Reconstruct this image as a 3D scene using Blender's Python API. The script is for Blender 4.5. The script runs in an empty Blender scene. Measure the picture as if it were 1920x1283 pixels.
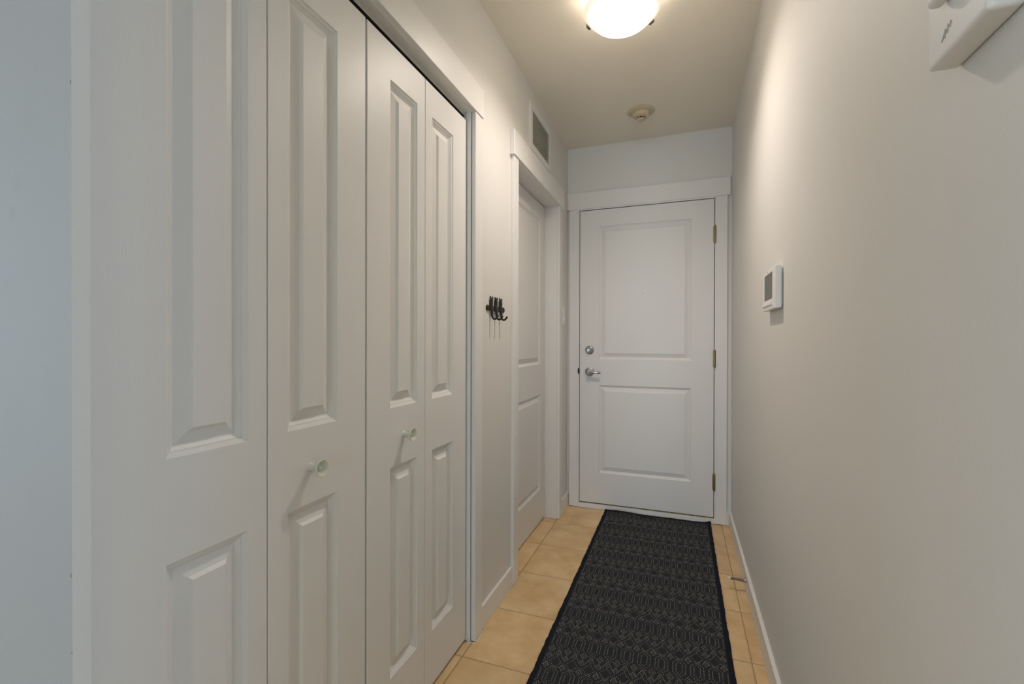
import bpy, bmesh, math, random
from mathutils import Vector, Matrix

random.seed(7)
SC = bpy.context.scene
COL = SC.collection
pi = math.pi

# ------------------------------------------------------------------ camera, world, lights, exposure
YAW, PITCH, ROLL, EYE = 0.3533, -0.004, 0.0019, 1.1661
right_h = Vector((math.cos(YAW), math.sin(YAW), 0))
fwd_h = Vector((-math.sin(YAW), math.cos(YAW), 0))
zz = Vector((0, 0, 1))
fwd = fwd_h * math.cos(PITCH) + zz * math.sin(PITCH)
up_h = -fwd_h * math.sin(PITCH) + zz * math.cos(PITCH)
cright = right_h * math.cos(ROLL) + up_h * math.sin(ROLL)
cup = -right_h * math.sin(ROLL) + up_h * math.cos(ROLL)
cam_data = bpy.data.cameras.new('camera')
cam = bpy.data.objects.new('camera', cam_data)
COL.objects.link(cam)
M = Matrix((cright, cup, -fwd)).transposed().to_4x4()
M.translation = Vector((0, 0, EYE))
cam.matrix_world = M
cam_data.sensor_width = 36.0
cam_data.lens = 861.41 / 1920 * 36.0
cam_data.shift_y = 1.35 / 1920
cam_data.clip_start = 0.02
SC.camera = cam

world = bpy.data.worlds.new('world')
SC.world = world
world.use_nodes = True
world.node_tree.nodes['Background'].inputs[0].default_value = (0.62, 0.75, 1.0, 1)
WORLD_S = 0.2
world.node_tree.nodes['Background'].inputs[1].default_value = WORLD_S

SC.view_settings.view_transform = 'Standard'
SC.view_settings.look = 'None'
SC.view_settings.gamma = 1.0
SC.view_settings.use_curve_mapping = False
SC.view_settings.exposure = 0.13

LAMP_BOWL = 14.0        # emission of the frosted bowl
LAMP_BULB = 0.28         # watts of the bulb inside it
LAMP_DOWN = 172.0        # watts of the bulb's light that goes down through the bowl
WINDOW_BACK_W = 200.0    # daylight through the living-room window behind the camera
SIDE_FILL_LEFT_W = 24.0  # fill light added from the left, at an invented window out of view
SIDE_FILL_RIGHT_W = 41.0  # fill light added from the right, at an invented window out of view
ROOM_LAMP_W = 5.0      # living-room ceiling lamp behind the camera


def area_light(name, loc, rot, sx, sy, watts, col):
    d = bpy.data.lights.new(name, 'AREA')
    d.shape = 'RECTANGLE'
    d.size, d.size_y = sx, sy
    d.energy = watts
    d.color = col
    o = bpy.data.objects.new(name, d)
    o.location = loc
    o.rotation_euler = rot
    COL.objects.link(o)
    return o


area_light('window_daylight_fill', (-0.3, -8.97, 1.35), (pi / 2, 0, 0), 4.6, 2.0, WINDOW_BACK_W, (0.63, 0.82, 1.0))
area_light('window_daylight_fill', (-3.97, -0.6, 1.35), (pi / 2, 0, -pi / 2), 1.5, 2.0, SIDE_FILL_LEFT_W, (0.65, 0.82, 1.0))
area_light('window_daylight_fill', (3.97, -0.6, 1.35), (pi / 2, 0, pi / 2), 1.5, 2.0, SIDE_FILL_RIGHT_W, (0.43, 0.68, 1.0))
area_light('living_room_light', (-1.0, -1.6, 2.47), (0, 0, 0), 0.5, 0.5, ROOM_LAMP_W, (1.0, 0.90, 0.76))


# ------------------------------------------------------------------ materials
def new_mat(name):
    m = bpy.data.materials.new(name)
    m.use_nodes = True
    nt = m.node_tree
    return m, nt, nt.nodes['Principled BSDF']


def N(nt, t, **kw):
    n = nt.nodes.new(t)
    for k, v in kw.items():
        setattr(n, k, v)
    return n


def paint(name, col, rough, bump=0.0, scale=300.0, var=0.03, stretch=None, spec=0.4):
    m, nt, b = new_mat(name)
    L = nt.links.new
    geo = N(nt, 'ShaderNodeNewGeometry')
    big = N(nt, 'ShaderNodeTexNoise')
    big.inputs['Scale'].default_value = 2.3
    big.inputs['Detail'].default_value = 4
    L(geo.outputs['Position'], big.inputs['Vector'])
    mix = N(nt, 'ShaderNodeMix', data_type='RGBA')
    mix.inputs[6].default_value = tuple(c * (1 - var) for c in col) + (1,)
    mix.inputs[7].default_value = tuple(min(1, c * (1 + var)) for c in col) + (1,)
    L(big.outputs['Fac'], mix.inputs[0])
    L(mix.outputs[2], b.inputs['Base Color'])
    b.inputs['Roughness'].default_value = rough
    b.inputs['Specular IOR Level'].default_value = spec
    if bump:
        mp = N(nt, 'ShaderNodeMapping')
        if stretch:
            mp.inputs['Scale'].default_value = stretch
        L(geo.outputs['Position'], mp.inputs['Vector'])
        fine = N(nt, 'ShaderNodeTexNoise')
        fine.inputs['Scale'].default_value = scale
        fine.inputs['Detail'].default_value = 3
        L(mp.outputs[0], fine.inputs['Vector'])
        bp = N(nt, 'ShaderNodeBump')
        bp.inputs['Strength'].default_value = bump
        bp.inputs['Distance'].default_value = 0.002
        L(fine.outputs['Fac'], bp.inputs['Height'])
        L(bp.outputs['Normal'], b.inputs['Normal'])
    return m


WALL = paint('greige_wall_paint', (0.74, 0.725, 0.695), 0.62, 0.12, 160, 0.02)
CEIL = paint('ceiling_paint', (0.90, 0.85, 0.75), 0.8, 0.15, 120, 0.015)
TRIM = paint('white_trim_paint', (0.80, 0.785, 0.765), 0.38, 0.03, 200, 0.015)
DOOR = paint('white_door_paint', (0.78, 0.765, 0.745), 0.42, 0.10, 90, 0.015, (3.0, 3.0, 0.35))
PLASTIC = paint('white_plastic', (0.86, 0.85, 0.83), 0.35, 0, 0, 0.01)
CREAM = paint('yellowed_plastic', (0.62, 0.54, 0.38), 0.45, 0, 0, 0.02)
KNOB = paint('pale_knob_enamel', (0.66, 0.68, 0.60), 0.25, 0, 0, 0.01)
LOUVER = paint('vent_louver_paint', (0.60, 0.57, 0.52), 0.5, 0, 0, 0.01)
DARK = paint('dark_gap', (0.03, 0.028, 0.022), 0.8, 0, 0, 0.05)  # near-black; also used as painted shade in gaps and behind doors
SCREEN = paint('grey_display', (0.085, 0.072, 0.064), 0.3, 0, 0, 0.03)
BLACKIRON = paint('black_cast_iron', (0.018, 0.015, 0.011), 0.45, 0.25, 400, 0.1)
RUBBER = paint('ivory_rubber', (0.72, 0.66, 0.52), 0.6, 0, 0, 0.02)
GREYMARK = paint('grey_print', (0.42, 0.41, 0.37), 0.6, 0, 0, 0.02)
GOLDSTRIP = paint('yellowed_weatherstrip', (0.52, 0.42, 0.24), 0.6, 0, 0, 0.15)
CAULK = paint('crumbling_caulk', (0.72, 0.66, 0.54), 0.8, 0.3, 200, 0.08)


def metal(name, col, rough):
    m, nt, b = new_mat(name)
    b.inputs['Base Color'].default_value = col + (1,)
    b.inputs['Metallic'].default_value = 1.0
    b.inputs['Roughness'].default_value = rough
    geo = N(nt, 'ShaderNodeNewGeometry')
    no = N(nt, 'ShaderNodeTexNoise')
    no.inputs['Scale'].default_value = 80
    nt.links.new(geo.outputs['Position'], no.inputs['Vector'])
    mr = N(nt, 'ShaderNodeMapRange')
    mr.inputs[3].default_value = rough * 0.8
    mr.inputs[4].default_value = rough * 1.25
    nt.links.new(no.outputs['Fac'], mr.inputs[0])
    nt.links.new(mr.outputs[0], b.inputs['Roughness'])
    return m


NICKEL = metal('satin_nickel', (0.50, 0.51, 0.53), 0.28)
BRASS = metal('aged_brass', (0.30, 0.22, 0.13), 0.35)
SPRING = metal('tarnished_spring_steel', (0.40, 0.33, 0.30), 0.35)
BRONZE = metal('dark_bronze', (0.16, 0.13, 0.07), 0.45)


YCORNER = 0.363


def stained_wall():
    m = paint('scuffed_daylight_tinted_wall', (0.41, 0.42, 0.435), 0.62, 0.12, 160, 0.03)  # dim bluish daylight put into the wall colour, under the real scuffs
    nt = m.node_tree
    L = nt.links.new
    b = nt.nodes['Principled BSDF']
    src = b.inputs['Base Color'].links[0].from_socket
    geo = N(nt, 'ShaderNodeNewGeometry')
    sep = N(nt, 'ShaderNodeSeparateXYZ')
    L(geo.outputs['Position'], sep.inputs[0])
    cur = src
    no = N(nt, 'ShaderNodeTexNoise')
    no.inputs['Scale'].default_value = 30
    no.inputs['Detail'].default_value = 5
    L(geo.outputs['Position'], no.inputs['Vector'])
    # smudges (x, z, radius, strength) and grime along the worn corner
    for x, z, r, s in ((-0.882, 1.345, .014, .22), (-0.868, 1.385, .018, .12), (-0.84, 1.46, .05, .05), (-0.89, 1.24, .02, .08),
                       (-0.79, 1.10, .03, .05), (-0.885, 1.05, .05, .05), (-0.83, 0.95, .03, .05)):
        d = N(nt, 'ShaderNodeVectorMath', operation='DISTANCE')
        cb = N(nt, 'ShaderNodeCombineXYZ')
        L(sep.outputs[0], cb.inputs[0])
        L(sep.outputs[2], cb.inputs[2])
        L(cb.outputs[0], d.inputs[0])
        d.inputs[1].default_value = (x, 0, z)
        mr = N(nt, 'ShaderNodeMapRange')
        mr.inputs[1].default_value = 0
        mr.inputs[2].default_value = r
        mr.inputs[3].default_value = s * 1.6
        mr.inputs[4].default_value = 0
        L(d.outputs['Value'], mr.inputs[0])
        mu = N(nt, 'ShaderNodeMath', operation='MULTIPLY')
        L(mr.outputs[0], mu.inputs[0])
        L(no.outputs['Fac'], mu.inputs[1])
        mx = N(nt, 'ShaderNodeMix', data_type='RGBA')
        L(mu.outputs[0], mx.inputs[0])
        L(cur, mx.inputs[6])
        mx.inputs[7].default_value = (0.22, 0.21, 0.18, 1)
        cur = mx.outputs[2]
    # chipped grime spots along the corner edge
    n2 = N(nt, 'ShaderNodeTexNoise')
    n2.inputs['Scale'].default_value = 60
    L(geo.outputs['Position'], n2.inputs['Vector'])
    g = N(nt, 'ShaderNodeMath', operation='GREATER_THAN')
    L(n2.outputs['Fac'], g.inputs[0])
    g.inputs[1].default_value = 0.66
    e = N(nt, 'ShaderNodeMath', operation='GREATER_THAN')
    L(sep.outputs[0], e.inputs[0])
    e.inputs[1].default_value = -0.7480
    ml = N(nt, 'ShaderNodeMath', operation='MULTIPLY')
    L(g.outputs[0], ml.inputs[0])
    L(e.outputs[0], ml.inputs[1])
    ey = N(nt, 'ShaderNodeMath', operation='LESS_THAN')
    L(sep.outputs[1], ey.inputs[0])
    ey.inputs[1].default_value = YCORNER + 0.0016
    ml2 = N(nt, 'ShaderNodeMath', operation='MULTIPLY')
    L(ml.outputs[0], ml2.inputs[0])
    L(ey.outputs[0], ml2.inputs[1])
    mx = N(nt, 'ShaderNodeMix', data_type='RGBA')
    L(ml2.outputs[0], mx.inputs[0])
    L(cur, mx.inputs[6])
    mx.inputs[7].default_value = (0.2, 0.18, 0.14, 1)
    L(mx.outputs[2], b.inputs['Base Color'])
    return m


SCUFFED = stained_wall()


def tile_mat():
    m, nt, b = new_mat('beige_floor_tile')
    L = nt.links.new
    T = 0.3335
    geo = N(nt, 'ShaderNodeNewGeometry')
    off = N(nt, 'ShaderNodeVectorMath', operation='SUBTRACT')
    L(geo.outputs['Position'], off.inputs[0])
    off.inputs[1].default_value = (0.244, 1.525, 0)
    scl = N(nt, 'ShaderNodeVectorMath', operation='SCALE')
    scl.inputs['Scale'].default_value = 1 / T
    L(off.outputs[0], scl.inputs[0])
    fr = N(nt, 'ShaderNodeVectorMath', operation='FRACTION')
    L(scl.outputs[0], fr.inputs[0])
    fl = N(nt, 'ShaderNodeVectorMath', operation='FLOOR')
    L(scl.outputs[0], fl.inputs[0])
    sep = N(nt, 'ShaderNodeSeparateXYZ')
    L(fr.outputs[0], sep.inputs[0])
    ds = []
    for i in (0, 1):
        a = N(nt, 'ShaderNodeMath', operation='SUBTRACT')
        a.inputs[1].default_value = 0.5
        L(sep.outputs[i], a.inputs[0])
        ab = N(nt, 'ShaderNodeMath', operation='ABSOLUTE')
        L(a.outputs[0], ab.inputs[0])
        ds.append(ab)
    mx = N(nt, 'ShaderNodeMath', operation='MAXIMUM')
    L(ds[0].outputs[0], mx.inputs[0])
    L(ds[1].outputs[0], mx.inputs[1])
    grout = N(nt, 'ShaderNodeMapRange')
    grout.inputs[1].default_value = 0.4935
    grout.inputs[2].default_value = 0.4965
    L(mx.outputs[0], grout.inputs[0])
    wn = N(nt, 'ShaderNodeTexWhiteNoise')
    L(fl.outputs[0], wn.inputs['Vector'])
    # mottled clouds, shifted per tile
    sh = N(nt, 'ShaderNodeVectorMath', operation='MULTIPLY_ADD')
    L(wn.outputs['Color'], sh.inputs[0])
    sh.inputs[1].default_value = (7, 7, 7)
    L(geo.outputs['Position'], sh.inputs[2])
    n1 = N(nt, 'ShaderNodeTexNoise')
    n1.inputs['Scale'].default_value = 7
    n1.inputs['Detail'].default_value = 7
    n1.inputs['Roughness'].default_value = 0.6
    L(sh.outputs[0], n1.inputs['Vector'])
    cr = N(nt, 'ShaderNodeValToRGB')
    cr.color_ramp.elements[0].position = 0.32
    cr.color_ramp.elements[0].color = (0.60, 0.40, 0.185, 1)
    cr.color_ramp.elements[1].position = 0.70
    cr.color_ramp.elements[1].color = (0.80, 0.60, 0.35, 1)
    L(n1.outputs['Fac'], cr.inputs[0])
    hv = N(nt, 'ShaderNodeHueSaturation')
    L(cr.outputs[0], hv.inputs['Color'])
    vr = N(nt, 'ShaderNodeMapRange')
    vr.inputs[3].default_value = 0.94
    vr.inputs[4].default_value = 1.06
    L(wn.outputs['Value'], vr.inputs[0])
    L(vr.outputs[0], hv.inputs['Value'])
    mix = N(nt, 'ShaderNodeMix', data_type='RGBA')
    L(grout.outputs[0], mix.inputs[0])
    L(hv.outputs[0], mix.inputs[6])
    mix.inputs[7].default_value = (0.36, 0.23, 0.12, 1)
    L(mix.outputs[2], b.inputs['Base Color'])
    b.inputs['Roughness'].default_value = 0.5
    hgt = N(nt, 'ShaderNodeMapRange')
    hgt.inputs[1].default_value = 0.482
    hgt.inputs[2].default_value = 0.497
    hgt.inputs[3].default_value = 1
    hgt.inputs[4].default_value = 0
    hgt.interpolation_type = 'SMOOTHSTEP'
    L(mx.outputs[0], hgt.inputs[0])
    nf = N(nt, 'ShaderNodeTexNoise')
    nf.inputs['Scale'].default_value = 60
    nf.inputs['Detail'].default_value = 4
    L(geo.outputs['Position'], nf.inputs['Vector'])
    ma = N(nt, 'ShaderNodeMath', operation='MULTIPLY_ADD')
    L(nf.outputs['Fac'], ma.inputs[0])
    ma.inputs[1].default_value = 0.15
    L(hgt.outputs[0], ma.inputs[2])
    bp = N(nt, 'ShaderNodeBump')
    bp.inputs['Strength'].default_value = 0.6
    bp.inputs['Distance'].default_value = 0.003
    L(ma.outputs[0], bp.inputs['Height'])
    L(bp.outputs[0], b.inputs['Normal'])
    return m


TILE = tile_mat()


def cloth(name, col, var):
    m, nt, b = new_mat(name)
    L = nt.links.new
    geo = N(nt, 'ShaderNodeNewGeometry')
    mp = N(nt, 'ShaderNodeMapping')
    mp.inputs['Scale'].default_value = (420, 180, 200)
    L(geo.outputs['Position'], mp.inputs[0])
    n = N(nt, 'ShaderNodeTexNoise')
    n.inputs['Scale'].default_value = 1.0
    n.inputs['Detail'].default_value = 2
    L(mp.outputs[0], n.inputs['Vector'])
    mix = N(nt, 'ShaderNodeMix', data_type='RGBA')
    mix.inputs[6].default_value = tuple(c * (1 - var) for c in col) + (1,)
    mix.inputs[7].default_value = tuple(c * (1 + var) for c in col) + (1,)
    L(n.outputs['Fac'], mix.inputs[0])
    L(mix.outputs[2], b.inputs['Base Color'])
    b.inputs['Roughness'].default_value = 0.95
    b.inputs['Specular IOR Level'].default_value = 0.15
    bp = N(nt, 'ShaderNodeBump')
    bp.inputs['Strength'].default_value = 0.5
    bp.inputs['Distance'].default_value = 0.001
    L(n.outputs['Fac'], bp.inputs['Height'])
    L(bp.outputs[0], b.inputs['Normal'])
    return m


RUGBASE = cloth('charcoal_rug_weave', (0.027, 0.030, 0.036), 0.35)
RUGSTITCH = cloth('pale_stitching', (0.225, 0.215, 0.19), 0.3)
RUGBIND = cloth('navy_binding', (0.012, 0.013, 0.022), 0.3)


def glow_mat():
    m, nt, b = new_mat('lit_alabaster_glass')
    L = nt.links.new
    geo = N(nt, 'ShaderNodeNewGeometry')
    n = N(nt, 'ShaderNodeTexNoise')
    n.inputs['Scale'].default_value = 9
    n.inputs['Detail'].default_value = 4
    n.inputs['Distortion'].default_value = 1.5
    L(geo.outputs['Position'], n.inputs['Vector'])
    mr = N(nt, 'ShaderNodeMapRange')
    mr.inputs[3].default_value = LAMP_BOWL * 0.8
    mr.inputs[4].default_value = LAMP_BOWL * 1.2
    L(n.outputs['Fac'], mr.inputs[0])
    sp = N(nt, 'ShaderNodeSeparateXYZ')
    L(geo.outputs['Normal'], sp.inputs[0])
    dn = N(nt, 'ShaderNodeMapRange')
    dn.inputs[1].default_value = -1.0
    dn.inputs[2].default_value = -0.15
    dn.inputs[3].default_value = 1.0
    dn.inputs[4].default_value = 0.25
    L(sp.outputs[2], dn.inputs[0])
    mm = N(nt, 'ShaderNodeMath', operation='MULTIPLY')
    L(mr.outputs[0], mm.inputs[0])
    L(dn.outputs[0], mm.inputs[1])
    L(mm.outputs[0], b.inputs['Emission Strength'])
    b.inputs['Emission Color'].default_value = (1.0, 0.88, 0.67, 1)
    b.inputs['Base Color'].default_value = (0.12, 0.11, 0.10, 1)
    b.inputs['Roughness'].default_value = 0.3
    tr = N(nt, 'ShaderNodeBsdfTransparent')
    ms = N(nt, 'ShaderNodeMixShader')
    ms.inputs[0].default_value = 0.55
    L(tr.outputs[0], ms.inputs[1])
    L(b.outputs[0], ms.inputs[2])
    L(ms.outputs[0], nt.nodes['Material Output'].inputs['Surface'])
    return m


GLOW = glow_mat()
m_, nt_, b_ = new_mat('rim_glass')
b_.inputs['Base Color'].default_value = (0.86, 0.84, 0.74, 1)
b_.inputs['Roughness'].default_value = 0.2
b_.inputs['Emission Color'].default_value = (1.0, 0.90, 0.70, 1)
RIM_GLOW = 0.55
b_.inputs['Emission Strength'].default_value = RIM_GLOW
RIMGLASS = m_


# ------------------------------------------------------------------ helpers
def link(name, bm, mat, parent=None, smooth=False, bevel=0.0, seg=2):
    me = bpy.data.meshes.new(name)
    if bevel:
        bmesh.ops.remove_doubles(bm, verts=bm.verts, dist=1e-6)
        es = [e for e in bm.edges if len(e.link_faces) == 2 and e.calc_face_angle(0) > 0.5]
        bmesh.ops.bevel(bm, geom=es, offset=bevel, segments=seg, affect='EDGES', profile=0.6, clamp_overlap=True)
    bmesh.ops.recalc_face_normals(bm, faces=bm.faces)
    bm.to_mesh(me)
    bm.free()
    for m in (mat if isinstance(mat, (list, tuple)) else [mat]):
        me.materials.append(m)
    if smooth:
        for p in me.polygons:
            p.use_smooth = True
        try:
            me.set_sharp_from_angle(angle=math.radians(38))
        except Exception:
            pass
    o = bpy.data.objects.new(name, me)
    COL.objects.link(o)
    if parent is not None:
        o.parent = parent
        o.matrix_parent_inverse = Matrix.Translation(-world_loc(parent))
    return o


def world_loc(o):
    v = Vector((0, 0, 0))
    while o is not None:
        v = v + Vector(o.location)
        if o.parent is not None:
            v = v + o.matrix_parent_inverse.translation
        o = o.parent
    return v


def empty(name, loc):
    o = bpy.data.objects.new(name, None)
    o.empty_display_size = 0.05
    o.location = loc
    COL.objects.link(o)
    return o


def tag(o, label, cat, kind=None, group=None):
    o['label'] = label
    o['category'] = cat
    if kind:
        o['kind'] = kind
    if group:
        o['group'] = group
    return o


def box(bm, x0, x1, y0, y1, z0, z1):
    vs = [bm.verts.new((x, y, z)) for x in (x0, x1) for y in (y0, y1) for z in (z0, z1)]
    for f in ((0, 1, 3, 2), (4, 6, 7, 5), (0, 4, 5, 1), (2, 3, 7, 6), (0, 2, 6, 4), (1, 5, 7, 3)):
        bm.faces.new([vs[i] for i in f])


def boxes(*L):
    bm = bmesh.new()
    for b in L:
        box(bm, *b)
    return bm


def lathe(profile, seg=32, bm=None, mat=Matrix.Identity(4), cap=True, mi=0):
    """profile: list of (r, h) revolved round local z; mat places it."""
    bm = bm or bmesh.new()
    rings = []
    for r, h in profile:
        if r < 1e-6:
            rings.append([bm.verts.new(mat @ Vector((0, 0, h)))])
        else:
            rings.append([bm.verts.new(mat @ Vector((r * math.cos(2 * pi * i / seg), r * math.sin(2 * pi * i / seg), h))) for i in range(seg)])
    for a, b in zip(rings, rings[1:]):
        for i in range(seg):
            j = (i + 1) % seg
            if len(a) == 1 and len(b) == 1:
                continue
            if len(a) == 1:
                f = bm.faces.new((a[0], b[j], b[i]))
            elif len(b) == 1:
                f = bm.faces.new((a[i], a[j], b[0]))
            else:
                f = bm.faces.new((a[i], a[j], b[j], b[i]))
            f.material_index = mi
    if cap:
        for ring in (rings[0], rings[-1]):
            if len(ring) > 2:
                bm.faces.new(ring).material_index = mi
    return bm


def tube(pts, rad, seg=10, bm=None):
    bm = bm or bmesh.new()
    pts = [Vector(p) for p in pts]
    n = len(pts)
    rads = rad if isinstance(rad, (list, tuple)) else [rad] * n
    rings = []
    ref = None
    for i, p in enumerate(pts):
        t = (pts[min(i + 1, n - 1)] - pts[max(i - 1, 0)]).normalized()
        if ref is None:
            ref = t.orthogonal().normalized()
        ref = (ref - t * ref.dot(t))
        ref = ref.normalized() if ref.length > 1e-6 else t.orthogonal().normalized()
        b = t.cross(ref)
        rings.append([bm.verts.new(p + rads[i] * (ref * math.cos(2 * pi * k / seg) + b * math.sin(2 * pi * k / seg))) for k in range(seg)])
    for a, b in zip(rings, rings[1:]):
        for k in range(seg):
            j = (k + 1) % seg
            bm.faces.new((a[k], a[j], b[j], b[k]))
    bm.faces.new(rings[0])
    bm.faces.new(list(reversed(rings[-1])))
    return bm


def panel_slab(u0, u1, v0, v1, thick, panels, prof, P, c=0.0015):
    """Moulded door slab. u,v across the face, P(u, v, depth) -> world. panels (ua, ub, va, vb) share u range.
    prof: list of (inset, depth) from the panel's outer edge to its raised field."""
    bm = bmesh.new()

    def V(u, v, d):
        return bm.verts.new(P(u, v, d))
    ua, ub = panels[0][0], panels[0][1]
    us = [u0 + c, ua, ub, u1 - c]
    vs = [v0 + c]
    for p in panels:
        vs += [p[2], p[3]]
    vs.append(v1 - c)
    for i in range(3):
        for j in range(len(vs) - 1):
            if i == 1 and j % 2 == 1:
                continue
            bm.faces.new([V(us[i], vs[j], 0), V(us[i + 1], vs[j], 0), V(us[i + 1], vs[j + 1], 0), V(us[i], vs[j + 1], 0)])
    for (a, b, e, f) in panels:
        def ring(k):
            s, d = prof[k]
            return [(a + s, e + s, d), (b - s, e + s, d), (b - s, f - s, d), (a + s, f - s, d)]
        for k in range(len(prof) - 1):
            r0, r1 = ring(k), ring(k + 1)
            for q in range(4):
                w = (q + 1) % 4
                bm.faces.new([V(*r0[q]), V(*r0[w]), V(*r1[w]), V(*r1[q])])
        bm.faces.new([V(*x) for x in ring(len(prof) - 1)])
    R0 = [(u0 + c, v0 + c, 0), (u1 - c, v0 + c, 0), (u1 - c, v1 - c, 0), (u0 + c, v1 - c, 0)]
    R1 = [(u0, v0, c), (u1, v0, c), (u1, v1, c), (u0, v1, c)]
    R2 = [(u0, v0, thick), (u1, v0, thick), (u1, v1, thick), (u0, v1, thick)]
    for A, B in ((R0, R1), (R1, R2)):
        for q in range(4):
            w = (q + 1) % 4
            bm.faces.new([V(*A[q]), V(*A[w]), V(*B[w]), V(*B[q])])
    bm.faces.new([V(*x) for x in R2])
    bmesh.ops.remove_doubles(bm, verts=bm.verts, dist=1e-5)
    return bm


# ------------------------------------------------------------------ the setting
XL, XR, H = -0.762, 0.298, 2.524       # hall's left wall, right wall, ceiling
YE = 3.205                             # end wall
YC = 0.363                             # wall corner in front of the closet
YR = 0.30                              # corner where the right wall ends and the living room opens
XF, XG, YB = -4.0, 4.0, -9.0           # living room around and behind the camera

tag(link('floor', boxes((XF - .1, XG + .1, YB - .1, YE + .3, -0.05, 0.0)), TILE), 'beige ceramic tile floor of the hallway', 'floor', 'structure')
tag(link('ceiling', boxes((XF - .1, XG + .1, YB - .1, YE + .3, H, H + .06)), CEIL), 'flat beige hallway ceiling', 'ceiling', 'structure')
tag(link('wall_right', boxes((XR, XR + .12, YR, YE + .3, 0, H), (XR + .12, XG, YR, YR + .12, 0, H)), WALL), 'long plain greige wall on the right of the hallway', 'wall', 'structure')

TW = 0.12
bm = boxes((XL - TW, XL, 0.383, 1.613, 2.06, H),           # above the closet
           (XL - TW, XL, 1.613, 2.112, 0, H),              # between closet and inner door
           (XL - TW, XL, 2.112, 2.920, 2.06, H),
           (XL - TW, XL, 2.920, YE + .3, 0, H))
tag(link('wall_left', bm, WALL), 'greige wall on the left with closet and inner door openings', 'wall', 'structure')
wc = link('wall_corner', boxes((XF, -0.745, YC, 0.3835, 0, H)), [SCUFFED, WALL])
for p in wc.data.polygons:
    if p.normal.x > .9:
        p.material_index = 1            # the daylight tint in the colour stops at the corner
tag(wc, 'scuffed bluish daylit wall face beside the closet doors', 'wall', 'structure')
bm = boxes((XL, -0.675, YE, YE + .15, 0, H), (0.2, XR, YE, YE + .15, 0, H), (-0.675, 0.2, YE, YE + .15, 2.09, H))
tag(link('wall_end', bm, WALL), 'short greige wall around the entry door', 'wall', 'structure')
bm = boxes((-1.5, -1.46, 0.383, 1.66, 0, H), (-1.46, XL - TW, 1.613, 1.66, 0, H))
tag(link('wall_closet', bm, WALL), 'inside walls of the closet behind the bifold doors', 'wall', 'structure')


def window_wall(wname, label, n, axis, at, out, lo, hi, w0, w1):
    """living-room wall with one wide window; axis 'x' = wall of constant x. Opening w0..w1 along the wall, z .3 to 2.4."""
    a0, a1 = sorted((at, at + out * .1))

    def B(u0, u1, z0, z1, d0=a0, d1=a1):
        return (d0, d1, u0, u1, z0, z1) if axis == 'x' else (u0, u1, d0, d1, z0, z1)
    Z0, Z1 = 0.3, 2.4
    tag(link(wname, boxes(B(lo, w0, 0, H), B(w1, hi, 0, H), B(w0, w1, 0, Z0), B(w0, w1, Z1, H)), WALL), label, 'wall', 'structure')
    f0, f1 = sorted((at + out * .03, at + out * .09))
    m = (w0 + w1) / 2
    bm = boxes(B(w0, w0 + .05, Z0, Z1, f0, f1), B(w1 - .05, w1, Z0, Z1, f0, f1), B(w0 + .05, w1 - .05, Z0, Z0 + .05, f0, f1),
               B(w0 + .05, w1 - .05, Z1 - .05, Z1, f0, f1), B(m - .025, m + .025, Z0 + .05, Z1 - .05, f0, f1))
    tag(link('window_%d' % n, bm, TRIM), label.replace('wall with', 'white frame of'), 'window', 'structure')


window_wall('wall_back', 'living room wall with the window behind the camera', 1, 'y', YB, -1, XF, XG, -2.7, 2.1)
window_wall('wall_living_left', 'living room wall with the added fill-light window far to the left', 2, 'x', XF, -1, YB, YC, -1.45, 0.25)  # unseen window added to carry the left fill light
window_wall('wall_living_right', 'living room wall with the added fill-light window far to the right', 3, 'x', XG, 1, YB, YR, -1.45, 0.25)  # unseen window added to carry the right fill light

# --- baseboards
XBL, XBR, BH, BT = -0.750, 0.284, 0.092, 0.013


def baseboard(name, b, label):
    bm = boxes(b)
    return tag(link(name, bm, TRIM, bevel=0.002, seg=2), label, 'baseboard', 'structure')


baseboard('baseboard_left', (XL, XBL, 1.682, 2.046, 0, BH), 'white baseboard between the closet and the inner door')
baseboard('baseboard_left.001', (XL, XBL, 2.993, YE, 0, BH), 'short white baseboard beyond the inner door, by the corner')
baseboard('baseboard_right', (XBR, XR, YR, YE, 0, BH), 'long white baseboard along the right wall')
baseboard('baseboard_end', (0.271, XBR, YE - .014, YE, 0, BH), 'tiny white baseboard piece right of the entry door')

# --- closet trim (trim_1)
CX = -0.745
t1 = tag(empty('trim_1', (XL, 1.0, 0)), 'white casing and jamb around the closet opening', 'door trim', 'structure')
link('head_casing', boxes((XL, CX + .004, 0.384, 1.683, 2.050, 2.163)), TRIM, t1, bevel=.0012, seg=1)
link('side_casing', boxes((XL, CX, 1.613, 1.680, 0.002, 2.050)), TRIM, t1, bevel=.0015, seg=1)
link('jamb', boxes((XL - TW, XL - .001, 1.613 - .003, 1.625, 0.002, 2.046), (XL - .016, XL - .001, 1.613 - .006, 1.62, 0.002, 2.046)), TRIM, t1)
link('jamb', boxes((XL - TW, XL - .001, 0.375, 0.386, 0.002, 2.046)), TRIM, t1)
link('head_jamb', boxes((XL - TW, XL + .004, 0.386, 1.610, 2.046, 2.058)), TRIM, t1)
tk = link('track', boxes((-0.830, -0.788, 0.39, 1.607, 2.0345, 2.046)), [LOUVER, DARK], t1)
for p in tk.data.polygons:
    if p.normal.z < -.9:
        p.material_index = 1            # closed underside, coloured dark for the shade above the doors

# --- bifold doors: door_3 (near pair), door_4 (far pair)
CLX = -0.781
CPROF = [(0, 0), (.0005, .0022), (.0080, .0062), (.0085, .0082), (.0105, .0084), (.0170, .0132), (.0195, .0138), (.0390, .0078), (.0450, .0018)]


def PC(u, v, d):
    return Vector((CLX - d, u, v))


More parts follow.
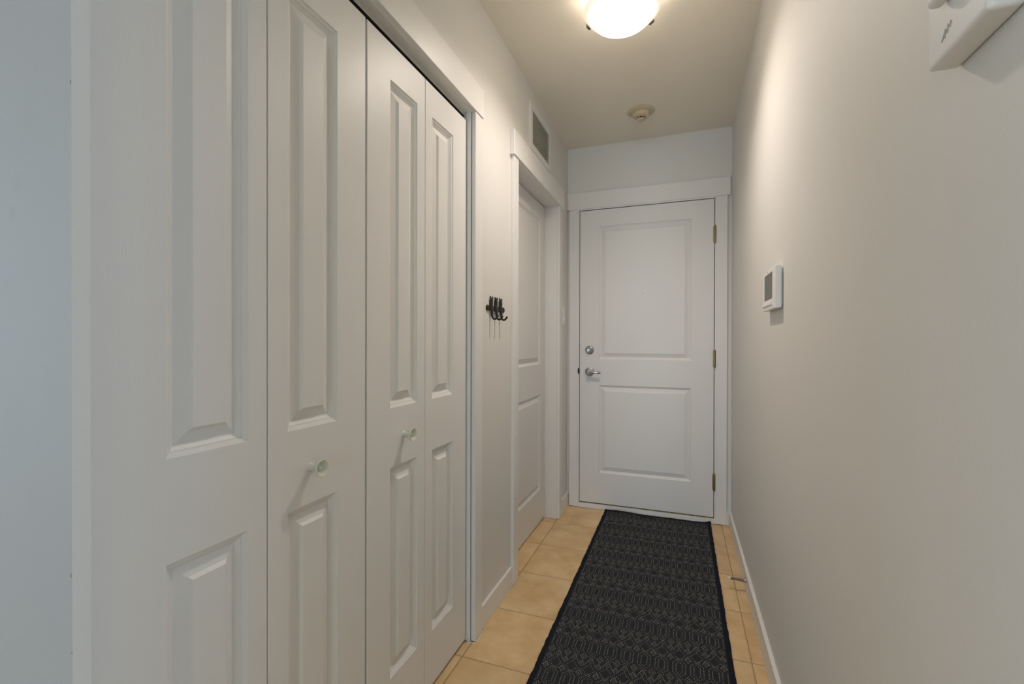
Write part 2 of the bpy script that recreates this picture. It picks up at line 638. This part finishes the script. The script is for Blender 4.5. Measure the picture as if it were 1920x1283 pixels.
def leaf_mesh(y0, y1, pa, pb):
    return panel_slab(y0, y1, 0.012, 2.0165, 0.030, [(pa, pb, 0.1945, 0.8010), (pa, pb, 0.9720, 1.9115)], CPROF, PC)


def knob(parent, y, z):
    mat = Matrix.Translation((CLX, y, z)) @ Matrix.Rotation(pi / 2, 4, 'Y')
    prof = [(.0098, 0), (.0098, .001), (.0082, .003), (.0082, .016), (.009, .0185), (.0125, .0215), (.0178, .0275), (.0192, .0315), (.0192, .033),
            (.0182, .0338), (.0165, .0325), (.0115, .0275), (.0072, .0255), (.0064, .0262), (.0050, .0282), (.0028, .0292), (0, .0295)]
    return link('knob', lathe(prof, 36, mat=mat), KNOB, parent, smooth=True)


d3 = tag(empty('door_3', (CLX, 0.698, 0.012)), 'nearest white bifold closet door pair, large in the left foreground', 'closet door', 'structure', 'bifold closet doors')
link('leaf', leaf_mesh(0.3945, 0.6962, 0.503, 0.653), DOOR, d3)
lb = link('leaf', leaf_mesh(0.6982, 1.0025, 0.747, 0.897), DOOR, d3)
knob(lb, 0.812, 0.882)
d4 = tag(empty('door_4', (CLX, 1.302, 0.012)), 'farther white bifold closet door pair, next to the hooks', 'closet door', 'structure', 'bifold closet doors')
lc = link('leaf', leaf_mesh(1.0090, 1.3008, 1.1115, 1.2545), DOOR, d4)
link('leaf', leaf_mesh(1.3028, 1.6065, 1.3470, 1.4955), DOOR, d4)
knob(lc, 1.181, 0.886)

# crumbling caulk at the foot of the closet casing
bm = bmesh.new()
pts = []
for i in range(12):
    y = 1.615 + i * .0085
    pts.append((CX + .003 + random.uniform(-.001, .0015), y, .001))
tube(pts, [random.uniform(.0016, .0034) for _ in pts], 6, bm)
pts = [(CX + .002 - i * .004, 1.608 - abs(math.sin(i * 1.7)) * .006, .001) for i in range(9)]
tube(pts, [random.uniform(.0015, .003) for _ in pts], 6, bm)
tag(link('caulk_bead', bm, CAULK, smooth=True), 'crumbling pale caulk at the foot of the closet casing', 'caulk')

# --- inner door trim (trim_2) and door_2
t2 = tag(empty('trim_2', (XL, 2.5, 0)), 'white casing and deep jamb around the inner door on the left', 'door trim', 'structure')
link('head_casing', boxes((XL, CX + .007, 2.033, 3.006, 2.048, 2.166)), TRIM, t2, bevel=.0012, seg=1)
link('side_casing', boxes((XL, CX, 2.048, 2.112, 0.002, 2.048)), TRIM, t2, bevel=.0015, seg=1)
link('side_casing', boxes((XL, CX, 2.920, 2.991, 0.002, 2.048)), TRIM, t2, bevel=.0015, seg=1)
link('jamb', boxes((XL - TW, XL - .001, 2.104, 2.115, 0.002, 2.046)), TRIM, t2)
link('jamb', boxes((XL - TW, XL - .001, 2.917, 2.928, 0.002, 2.046), (XL - .030, XL - .0005, 2.9155, 2.928, 0.002, 2.046)), TRIM, t2)
link('head_jamb', boxes((XL - TW, XL + .007, 2.115, 2.917, 2.044, 2.058)), TRIM, t2)

DPROF = [(0, 0), (.002, .0022), (.0125, .0085), (.0170, .0095), (.038, .0028), (.043, .0004)]
X2 = -0.845
tag(link('door_2', panel_slab(2.1185, 2.914, 0.008, 2.0405, 0.036,
         [(2.245, 2.8085, 0.217, 0.824), (2.245, 2.8085, 1.018, 1.936)], DPROF, lambda u, v, d: Vector((X2 - d, u, v)), .002), DOOR),
    'white two-panel inner door set deep in the left wall', 'door', 'structure')
tag(link('wall_inner_room', boxes((XL - TW - .03, XL - TW - .005, 2.09, 2.94, 0, 2.07)), DARK), 'dark-coloured sheet standing in for the unlit room behind the inner door', 'wall', 'structure')  # near-black colour gives the shade of the unlit room

# --- entry door trim (trim_3) and door_1
YT = 3.187
t3 = tag(empty('trim_3', (-0.24, YE, 0)), 'white casing, header and sill around the entry door', 'door trim', 'structure')
link('head_casing', boxes((XL + .001, 0.287, YT - .003, YE, 2.088, 2.203)), TRIM, t3, bevel=.0012, seg=1)
link('side_casing', boxes((-0.7445, -0.680, YT, YE, 0.003, 2.088)), TRIM, t3, bevel=.0015, seg=1)
link('side_casing', boxes((0.2045, 0.2715, YT, YE, 0.003, 2.088)), TRIM, t3, bevel=.0015, seg=1)
link('jamb', boxes((-0.680, -0.6735, YT + .003, YE + .14, 0, 2.084), (0.1985, 0.2045, YT + .003, YE + .14, 0, 2.084),
                   (-0.680, 0.2045, YT + .003, YE + .14, 2.0795, 2.088)), TRIM, t3)
link('stop_moulding', boxes((-0.6735, -0.655, 3.242, 3.26, 0.036, 2.08), (0.18, 0.1985, 3.242, 3.26, 0.036, 2.08), (-0.6735, 0.1985, 3.242, 3.26, 2.06, 2.08)), DARK, t3)  # coloured dark to stand in for shade in the door gap
link('sill', boxes((-0.6795, 0.204, YT + .001, YE + .12, 0.001, 0.034)), TRIM, t3, bevel=.002, seg=2)
bm = bmesh.new()
nseg = 40
for i in range(nseg):
    x0 = -0.60 + 0.79 * i / nseg
    box(bm, x0, x0 + .79 / nseg * random.uniform(.6, 1.02), YT + .0015, YT + .02, 0.034, 0.0355 + random.uniform(.000, .0035))
link('weatherstrip', bm, GOLDSTRIP, t3)
link('strike_plate', lathe([(0, 0), (.011, 0), (.011, .004), (0, .004)], 20, mat=Matrix.Translation((-0.6775, YT + .0035, 0.956)) @ Matrix.Diagonal((.55, 1, 2.0, 1)) @ Matrix.Rotation(pi / 2, 4, 'X')), DARK, t3)

YD = 3.190
d1 = tag(empty('door_1', (0.195, YD, 0.045)), 'white two-panel entry door at the end of the hallway', 'door', 'structure')
link('slab', panel_slab(-0.6695, 0.1945, 0.042, 2.0745, 0.045,
     [(-0.5365, 0.0610, 0.2540, 0.8620), (-0.5365, 0.0610, 1.0400, 1.9600)], DPROF, lambda u, v, d: Vector((u, YD + d, v)), .002), DOOR, d1)
MY = Matrix.Rotation(pi / 2, 4, 'X')   # local z -> -Y


def on_door(x, z):
    return Matrix.Translation((x, YD, z)) @ MY


for zc in (1.847, 1.055, 0.2685):
    bm = bmesh.new()
    mat = Matrix.Translation((0.1985, YT - .004, zc))
    lathe([(0, -.058), (.0035, -.057), (.006, -.053), (.0068, -.051), (.0068, -.030), (.0060, -.0295), (.0068, -.029), (.0068, .029), (.0060, .0295),
           (.0068, .030), (.0068, .051), (.006, .053), (.0035, .057), (0, .058)], 18, bm, mat)
    box(bm, 0.1875, 0.1965, YD - .0015, YD + .004, zc - .051, zc + .051)
    box(bm, 0.2005, 0.2042, YT - .001, YT + .004, zc - .051, zc + .051)
    link('hinge', bm, BRASS, d1, smooth=True)
pe = link('peephole', lathe([(.0085, 0), (.0085, .0012), (.007, .0022), (.0045, .0022), (.0043, .0008), (0, .0008)], 24, mat=on_door(-0.239, 1.490)), NICKEL, d1, smooth=True)
link('lens', lathe([(.0028, .0009), (.0026, .0016), (0, .0019)], 16, mat=on_door(-0.2395, 1.4895)), DARK, pe, smooth=True)
db = link('deadbolt', lathe([(.031, 0), (.031, .004), (.0285, .0085), (.020, .0125), (.0185, .0135), (.0175, .0128), (0, .0128)], 40, mat=on_door(-0.600, 1.104)), NICKEL, d1, smooth=True)
bm = boxes((-0.6035, -0.5965, YD - .028, YD - .012, 1.094, 1.114))
link('thumb_turn', bm, NICKEL, db, bevel=.002)
lv = link('lever_handle', lathe([(.032, 0), (.032, .004), (.030, .0085), (.022, .0120), (.0135, .0140), (.0125, .016), (.0120, .040), (.0125, .048), (.011, .052), (0, .053)], 40, mat=on_door(-0.600, 0.953)), NICKEL, d1, smooth=True)
bm = tube([(-0.602, YD - .044, 0.953), (-0.586, YD - .046, 0.954), (-0.565, YD - .048, 0.953), (-0.545, YD - .048, 0.9505), (-0.528, YD - .045, 0.948), (-0.520, YD - .041, 0.947)],
          [.0095, .0098, .0088, .0082, .0085, .0060], 14)
link('lever', bm, NICKEL, lv, smooth=True)
tag(link('wall_corridor', boxes((-0.78, 0.31, YE + .16, YE + .2, 0, 2.2)), DARK), 'dark-coloured sheet standing in for the unlit corridor beyond the entry door', 'wall', 'structure')  # sheet coloured near-black in place of an unlit space

# ------------------------------------------------------------------ air vent above the inner door
VX = XL
v = tag(empty('air_vent', (VX, 2.516, 2.19)), 'white louvered return-air grille high on the left wall above the inner door', 'vent')
y0, y1, z0, z1 = 2.321, 2.713, 2.190, 2.446
iy0, iy1, iz0, iz1 = 2.358, 2.678, 2.226, 2.408
VF = VX + .009
bm = boxes((VX, VF, y0, y1, z0, iz0), (VX, VF, y0, y1, iz1, z1), (VX, VF, y0, iy0, iz0, iz1), (VX, VF, iy1, y1, iz0, iz1))
bmesh.ops.remove_doubles(bm, verts=bm.verts, dist=1e-6)
link('frame', bm, TRIM, v)
link('backing', boxes((VX, VX + .001, iy0, iy1, iz0, iz1)), DARK, v)
bm = bmesh.new()
ns = 14
pz = (iz1 - iz0) / ns
for i in range(ns):
    zc = iz0 + (i + .5) * pz
    prof = [(VX + .0012, zc + pz * .30), (VX + .0012, zc + pz * .20), (VF - .0018, zc - pz * .30), (VF - .0006, zc - pz * .30), (VF - .0006, zc + pz * .12), (VF - .0018, zc + pz * .12)]
    r = [[bm.verts.new((x, y, z)) for x, z in prof] for y in (iy0, iy1)]
    for k in range(6):
        bm.faces.new((r[0][k], r[0][(k + 1) % 6], r[1][(k + 1) % 6], r[1][k]))
    bm.faces.new(r[0])
    bm.faces.new(list(reversed(r[1])))
link('louvers', bm, LOUVER, v)

# ------------------------------------------------------------------ coat hooks with three little cats
hk = tag(empty('coat_hook', (XL, 1.85, 1.30)), 'black cast-iron triple coat hook with three cats on the left wall', 'coat hook')
bm = boxes((XL, XL + .006, 1.760, 1.944, 1.2955, 1.3145))
for yy in (1.762, 1.942):
    lathe([(0, 0), (.0125, 0), (.0125, .004), (.009, .0075), (0, .008)], 18, bm, Matrix.Translation((XL, yy, 1.305)) @ Matrix.Rotation(pi / 2, 4, 'Y'))
link('mounting_bar', bm, BLACKIRON, hk, bevel=.001, seg=1)
cat_out = [(-.017, 1.294), (.017, 1.294), (.021, 1.303), (.019, 1.315), (.0135, 1.324), (.0125, 1.330), (.0155, 1.336), (.0165, 1.343), (.0180, 1.3555),
           (.0085, 1.3475), (0, 1.3465), (-.0085, 1.3475), (-.0180, 1.3555), (-.0165, 1.343), (-.0155, 1.336), (-.0125, 1.330), (-.0135, 1.324), (-.019, 1.315), (-.021, 1.303)]
for yc in (1.796, 1.848, 1.902):
    bm = bmesh.new()
    a = [bm.verts.new((XL + .004, yc + dy * .72, z)) for dy, z in cat_out]
    b = [bm.verts.new((XL + .0095, yc + dy * .66, 1.32 + (z - 1.32) * .97)) for dy, z in cat_out]
    cpt = bm.verts.new((XL + .014, yc, 1.316))
    n = len(a)
    for i in range(n):
        j = (i + 1) % n
        bm.faces.new((a[i], a[j], b[j], b[i]))
        bm.faces.new((b[i], b[j], cpt))
    bm.faces.new(list(reversed(a)))
    ct = link('cat_figure', bm, BLACKIRON, hk, smooth=True)
    pts = [(XL + .007, yc, 1.300), (XL + .009, yc, 1.285), (XL + .010, yc, 1.272), (XL + .0125, yc, 1.2635), (XL + .018, yc, 1.2585), (XL + .026, yc, 1.2590), (XL + .032, yc, 1.2640), (XL + .036, yc, 1.2705), (XL + .0375, yc, 1.274)]
    link('tail_hook', tube(pts, [.0056, .0052, .0048, .0045, .0043, .0042, .0042, .0044, .0036], 10), BLACKIRON, ct, smooth=True)

# ------------------------------------------------------------------ light switch near the far corner
sw = tag(empty('light_switch', (XL, 3.074, 1.34)), 'small white light switch on the left wall beside the entry door', 'light switch')
link('wall_plate', boxes((XL, XL + .006, 3.040, 3.108, 1.284, 1.398)), PLASTIC, sw, bevel=.002)
bm = boxes((XL + .005, XL + .014, 3.066, 3.082, 1.305, 1.320))
link('toggle', bm, PLASTIC, sw, bevel=.002)
link('screw', lathe([(.0035, 0), (.003, .0015), (0, .0016)], 12, mat=Matrix.Translation((XL + .006, 3.074, 1.293)) @ Matrix.Rotation(pi / 2, 4, 'Y')), NICKEL, sw)

# ------------------------------------------------------------------ ceiling lamp
LX, LY, LR, LZ = -0.222, 1.830, 0.1455, 2.455
lp = tag(empty('ceiling_lamp', (LX, LY, H)), 'lit white glass bowl flush-mount lamp on the hallway ceiling', 'ceiling lamp')
T0 = Matrix.Translation((LX, LY, 0))
link('mounting_pan', lathe([(0, H - .001), (.075, H - .001), (.075, H - .012), (.066, H - .020), (0, H - .020)], 40, mat=T0), TRIM, lp, smooth=True)
prof = []
R_, D_ = LR - .0165, 0.071
for i in range(15):
    a = i / 14 * pi / 2
    prof.append((R_ * math.sin(a), LZ - D_ * math.cos(a)))
prof += [(R_ - .003, LZ), (R_ * .96, LZ - .004)]
for i in range(13, -1, -1):
    a = i / 14 * pi / 2
    prof.append((max(0, (R_ - .005) * math.sin(a)), LZ - (D_ - .005) * math.cos(a)))
bowl = link('glass_bowl', lathe(prof, 64, mat=T0, cap=False), GLOW, lp, smooth=True)
link('rim', lathe([(R_ + .0005, LZ - .012), (LR - .004, LZ - .0075), (LR - .001, LZ - .003), (LR, LZ), (LR - .002, LZ + .003), (R_ - .002, LZ + .001)], 64, mat=T0, cap=False), RIMGLASS, lp, smooth=True)
for ang in (163, 43, 283):
    a = math.radians(ang)
    m4 = T0 @ Matrix.Rotation(a, 4, 'Z')
    bm = bmesh.new()
    box(bm, LR - .006, LR + .003, -.011, .011, LZ - .012, LZ - .009)
    box(bm, LR + .000, LR + .003, -.011, .011, LZ - .009, LZ + .010)
    tube([(LR + .0015, 0, LZ + .009), (LR - .012, 0, LZ + .022), (.070, 0, H - .012)], [.0062, .0062, .0055], 8, bm)
    bmesh.ops.transform(bm, matrix=m4, verts=bm.verts)
    link('clip', bm, BRONZE, lp)
bl = bpy.data.lights.new('bulb_light', 'POINT')
bl.energy = LAMP_BULB
bl.color = (1.0, 0.92, 0.82)
bl.shadow_soft_size = 0.02
bo = bpy.data.objects.new('bulb_light', bl)
bo.location = (LX - .025, LY - .01, LZ - .010)
COL.objects.link(bo)
sl = bpy.data.lights.new('bulb_downlight', 'SPOT')
sl.energy = LAMP_DOWN
sl.color = (1.0, 0.885, 0.80)
sl.spot_size = math.radians(152)
sl.spot_blend = 1.0
sl.shadow_soft_size = 0.028
so = bpy.data.objects.new('bulb_downlight', sl)
so.location = (LX, LY, LZ - .010)
COL.objects.link(so)

# ------------------------------------------------------------------ smoke detector
SX, SY = -0.2285, 2.812
sd = tag(empty('smoke_detector', (SX, SY, H)), 'yellowed round smoke detector on the ceiling near the entry door', 'smoke detector')
TS = Matrix.Translation((SX, SY, 0))
link('base_plate', lathe([(0, H), (.077, H), (.078, H - .003), (.072, H - .009), (.052, H - .013), (0, H - .013)], 44, mat=TS), CREAM, sd, smooth=True)
link('body', lathe([(0, H - .012), (.050, H - .012), (.0515, H - .017), (.049, H - .026), (.042, H - .034), (.0275, H - .038), (.0245, H - .0385), (0, H - .0385)], 44, mat=TS), CREAM, sd, smooth=True)
link('sensor_core', lathe([(0, H - .037), (.0205, H - .037), (.0205, H - .049), (0, H - .049)], 32, mat=TS), DARK, sd)
bm = lathe([(0, H - .047), (.0235, H - .047), (.0245, H - .050), (.0225, H - .056), (.017, H - .0575), (.016, H - .0570), (0, H - .0570)], 36, mat=TS)
for i in range(8):
    b2 = bmesh.new()
    box(b2, .0205, .0240, -.0018, .0018, H - .050, H - .036)
    bmesh.ops.transform(b2, matrix=TS @ Matrix.Rotation(2 * pi * (i + .62) / 8, 4, 'Z'), verts=b2.verts)
    me_ = bpy.data.meshes.new('tmp')
    b2.to_mesh(me_)
    b2.free()
    bm.from_mesh(me_)
    bpy.data.meshes.remove(me_)
link('cap', bm, CREAM, sd, smooth=True)

# ------------------------------------------------------------------ thermostat on the right wall
th = tag(empty('thermostat', (XR, 1.75, 1.27)), 'white wall thermostat with grey screen on the right wall', 'thermostat')
TX0 = XR - .022
link('body', boxes((TX0, XR - .004, 1.640, 1.868, 1.272, 1.4075)), PLASTIC, th, bevel=.003, seg=2)
link('back_plate', boxes((XR - .005, XR, 1.652, 1.856, 1.280, 1.400)), PLASTIC, th)
link('screen', boxes((TX0 - .0006, TX0 + .001, 1.694, 1.836, 1.307, 1.3935)), SCREEN, th)
link('control_bar', boxes((TX0 - .0035, TX0 + .002, 1.700, 1.866, 1.2865, 1.2955)), PLASTIC, th, bevel=.0015)
link('indicator', lathe([(.0035, 0), (.003, .0008), (0, .001)], 12, mat=Matrix.Translation((TX0, 1.775, 1.4005)) @ Matrix.Rotation(-pi / 2, 4, 'Y')), GREYMARK, th)

# ------------------------------------------------------------------ intercom phone at the upper right
IXF = 0.2685
ic = tag(empty('intercom_phone', (XR, 0.62, 1.48)), 'white intercom handset unit on the right wall at the upper right corner', 'intercom')
link('body', boxes((IXF, XR, 0.560, 0.673, 1.479, 1.700)), PLASTIC, ic, bevel=.006, seg=4, smooth=True)
link('handset', boxes((0.2530, IXF - .001, 0.586, 0.638, 1.5305, 1.690)), PLASTIC, ic, bevel=.010, seg=4, smooth=True)
bm = bmesh.new()
# worn, unreadable moulded mark near the lower edge
for (ya, za, yb, zb) in ((.640, 1.496, .634, 1.503), (.634, 1.497, .633, 1.506), (.633, 1.506, .629, 1.500), (.629, 1.500, .627, 1.508), (.624, 1.503, .621, 1.5085)):
    tube([(IXF - .0002, ya, za), (IXF - .0002, yb, zb)], .0008, 6, bm)
link('moulded_mark', bm, GREYMARK, ic)

# ------------------------------------------------------------------ spring door stop on the right baseboard
DZ, DY = 0.056, 2.372
ds_ = tag(empty('door_stop', (XBR, DY, DZ)), 'spring door stop with ivory tip on the right baseboard', 'door stop')
mat = Matrix.Translation((XBR, DY, DZ)) @ Matrix.Rotation(-pi / 2, 4, 'Y')
link('base_cup', lathe([(0, 0), (.011, 0), (.0115, .002), (.0085, .009), (.0065, .013), (0, .013)], 24, mat=mat), SPRING, ds_, smooth=True)
pts, rad = [], []
turns, n = 20, 20 * 12
for i in range(n + 1):
    t = i / n
    a = 2 * pi * turns * t
    r = .0062 - .0022 * t
    pts.append((XBR - .010 - .056 * t, DY + r * math.cos(a), DZ + r * math.sin(a) + .004 * math.sin(pi * t) * 0))
link('spring', tube(pts, .0014, 6), SPRING, ds_, smooth=True)
mat2 = Matrix.Translation((XBR - .064, DY, DZ)) @ Matrix.Rotation(-pi / 2, 4, 'Y')
link('rubber_tip', lathe([(0, 0), (.0055, 0), (.006, .001), (.006, .010), (.0048, .0125), (0, .013)], 20, mat=mat2), RUBBER, ds_, smooth=True)

# ------------------------------------------------------------------ runner rug
RX0, RX1, RY0, RY1, RT = -0.489, 0.179, 1.02, 3.172, 0.006


def rug_z(x, y):
    z = RT + .0008 * math.sin(x * 23 + y * 7) + .0006 * math.sin(y * 31 - x * 11)
    e = max(0.0, (y - (RY1 - .06)) / .06)
    z += e * e * (.004 + .005 * max(0, math.cos((x + .42) * 9)))
    e2 = max(0.0, 1 - math.hypot(x - RX1, y - RY1) / .03)
    return z + e2 * .010


bm = bmesh.new()
nx, ny = 36, 120
jl = [random.uniform(-.0016, .0016) for _ in range(ny + 1)]
jr = [random.uniform(-.0016, .0016) for _ in range(ny + 1)]
je = [random.uniform(-.002, .002) for _ in range(nx + 1)]
g = {}
for j in range(ny + 1):
    for i in range(nx + 1):
        y = RY0 + (RY1 - RY0) * j / ny + (je[i] if j in (0, ny) else 0)
        x = RX0 + (RX1 - RX0) * i / nx + (jl[j] if i == 0 else jr[j] if i == nx else 0)
        g[i, j] = bm.verts.new((x, y, rug_z(x, y)))
for j in range(ny):
    for i in range(nx):
        f = bm.faces.new((g[i, j], g[i + 1, j], g[i + 1, j + 1], g[i, j + 1]))
        f.material_index = 2 if i in (0, nx - 1) or j in (0, ny - 1) else 0
rim = [g[i, 0] for i in range(nx + 1)] + [g[nx, j] for j in range(1, ny + 1)] + [g[i, ny] for i in range(nx - 1, -1, -1)] + [g[0, j] for j in range(ny - 1, 0, -1)]
low = [bm.verts.new((p.co.x, p.co.y, max(.0004, p.co.z - RT + .0004))) for p in rim]
for i in range(len(rim)):
    k = (i + 1) % len(rim)
    bm.faces.new((rim[i], low[i], low[k], rim[k])).material_index = 2
bm.faces.new(list(reversed(low))).material_index = 2
# loose threads along the edges
for _ in range(150):
    side = random.choice((0, 1))
    y = random.uniform(RY0, RY1)
    x = RX0 if side == 0 else RX1
    s = -1 if side == 0 else 1
    l = random.uniform(.002, .007)
    dy = random.uniform(-.004, .004)
    a = [bm.verts.new((x - s * .001, y - .0006, .004)), bm.verts.new((x - s * .001, y + .0006, .004)), bm.verts.new((x + s * l, y + dy, random.uniform(.001, .005)))]
    bm.faces.new(a).material_index = 2

# woven stitches: concentric hexagons, small diamonds and solid diamonds, repeated every 60 x 197 mm
PX, PY = 0.060, 0.1972


def outline(pts, closed=True):
    return [(pts[i], pts[(i + 1) % len(pts)]) for i in range(len(pts) if closed else len(pts) - 1)]


def hexo(cx, cy, w, l, tip):
    return outline([(cx - w, cy - l), (cx, cy - tip), (cx + w, cy - l), (cx + w, cy + l), (cx, cy + tip), (cx - w, cy + l)])


def dia(cx, cy, w, l):
    return outline([(cx - w, cy), (cx, cy - l), (cx + w, cy), (cx, cy + l)])


segs = []
segs += hexo(0, 0, .0105, .020, .036)
segs += hexo(0, 0, .0215, .026, .050)
for cx in (-.030,):
    for cy in (.050, .098, .147):
        segs += dia(cx, cy, .0085, .013)
segs += dia(0, .123, .0095, .014)
segs += outline([(-.030, .072), (-.019, .050), (0, .044 + .006)], False) + outline([(0, .050), (.019, .050), (.030, .072)], False)
segs += outline([(-.022, .075), (0, .104), (.022, .075), (0, .046)])
segs += outline([(-.030, .121), (-.019, .100), (0, .145), (.019, .100), (.030, .121)], False)
segs += outline([(-.030, .122), (-.018, .142), (0, .146), (.018, .142), (.030, .122)], False)
dots = {}
SP = .0088
for (a, b) in segs:
    L_ = math.hypot(b[0] - a[0], b[1] - a[1])
    k = max(1, round(L_ / SP))
    for i in range(k):
        t = i / k
        x, y = a[0] + (b[0] - a[0]) * t, a[1] + (b[1] - a[1]) * t
        x = (x + PX / 2) % PX - PX / 2
        y = y % PY
        key = (round(x / .0036), round(y / .0050))
        dots.setdefault(key, (x, y))
for key in ((-.030, .050), (-.030, .098), (-.030, .147), (0, .123)):
    dots[('c',) + key] = key
cells = list(dots.values())
for iy in range(-6, 9):
    for ix in range(-1, 12):
        for (dx, dy) in cells:
            x = -.424 + ix * PX + dx + random.uniform(-.0006, .0006)
            y = 1.9285 + iy * PY + dy + random.uniform(-.0008, .0008)
            if x < RX0 + .021 or x > RX1 - .021 or y < RY0 + .02 or y > RY1 - .022:
                continue
            w, l = .00135 * random.uniform(.8, 1.15), .0024 * random.uniform(.8, 1.2)
            z = rug_z(x, y)
            b4 = [bm.verts.new((x + sx * w, y + sy * l, z - .0003)) for sx, sy in ((-1, -1), (1, -1), (1, 1), (-1, 1))]
            t4 = [bm.verts.new((x + sx * w * .7, y + sy * l * .7, z + .0009)) for sx, sy in ((-1, -1), (1, -1), (1, 1), (-1, 1))]
            bm.faces.new(t4).material_index = 1
            for q in range(4):
                bm.faces.new((b4[q], b4[(q + 1) % 4], t4[(q + 1) % 4], t4[q])).material_index = 1
me = bpy.data.meshes.new('runner_rug')
bm.to_mesh(me)
bm.free()
for m in (RUGBASE, RUGSTITCH, RUGBIND):
    me.materials.append(m)
rug = bpy.data.objects.new('runner_rug', me)
COL.objects.link(rug)
tag(rug, 'dark charcoal runner rug with pale stitched hexagon and diamond pattern', 'rug')
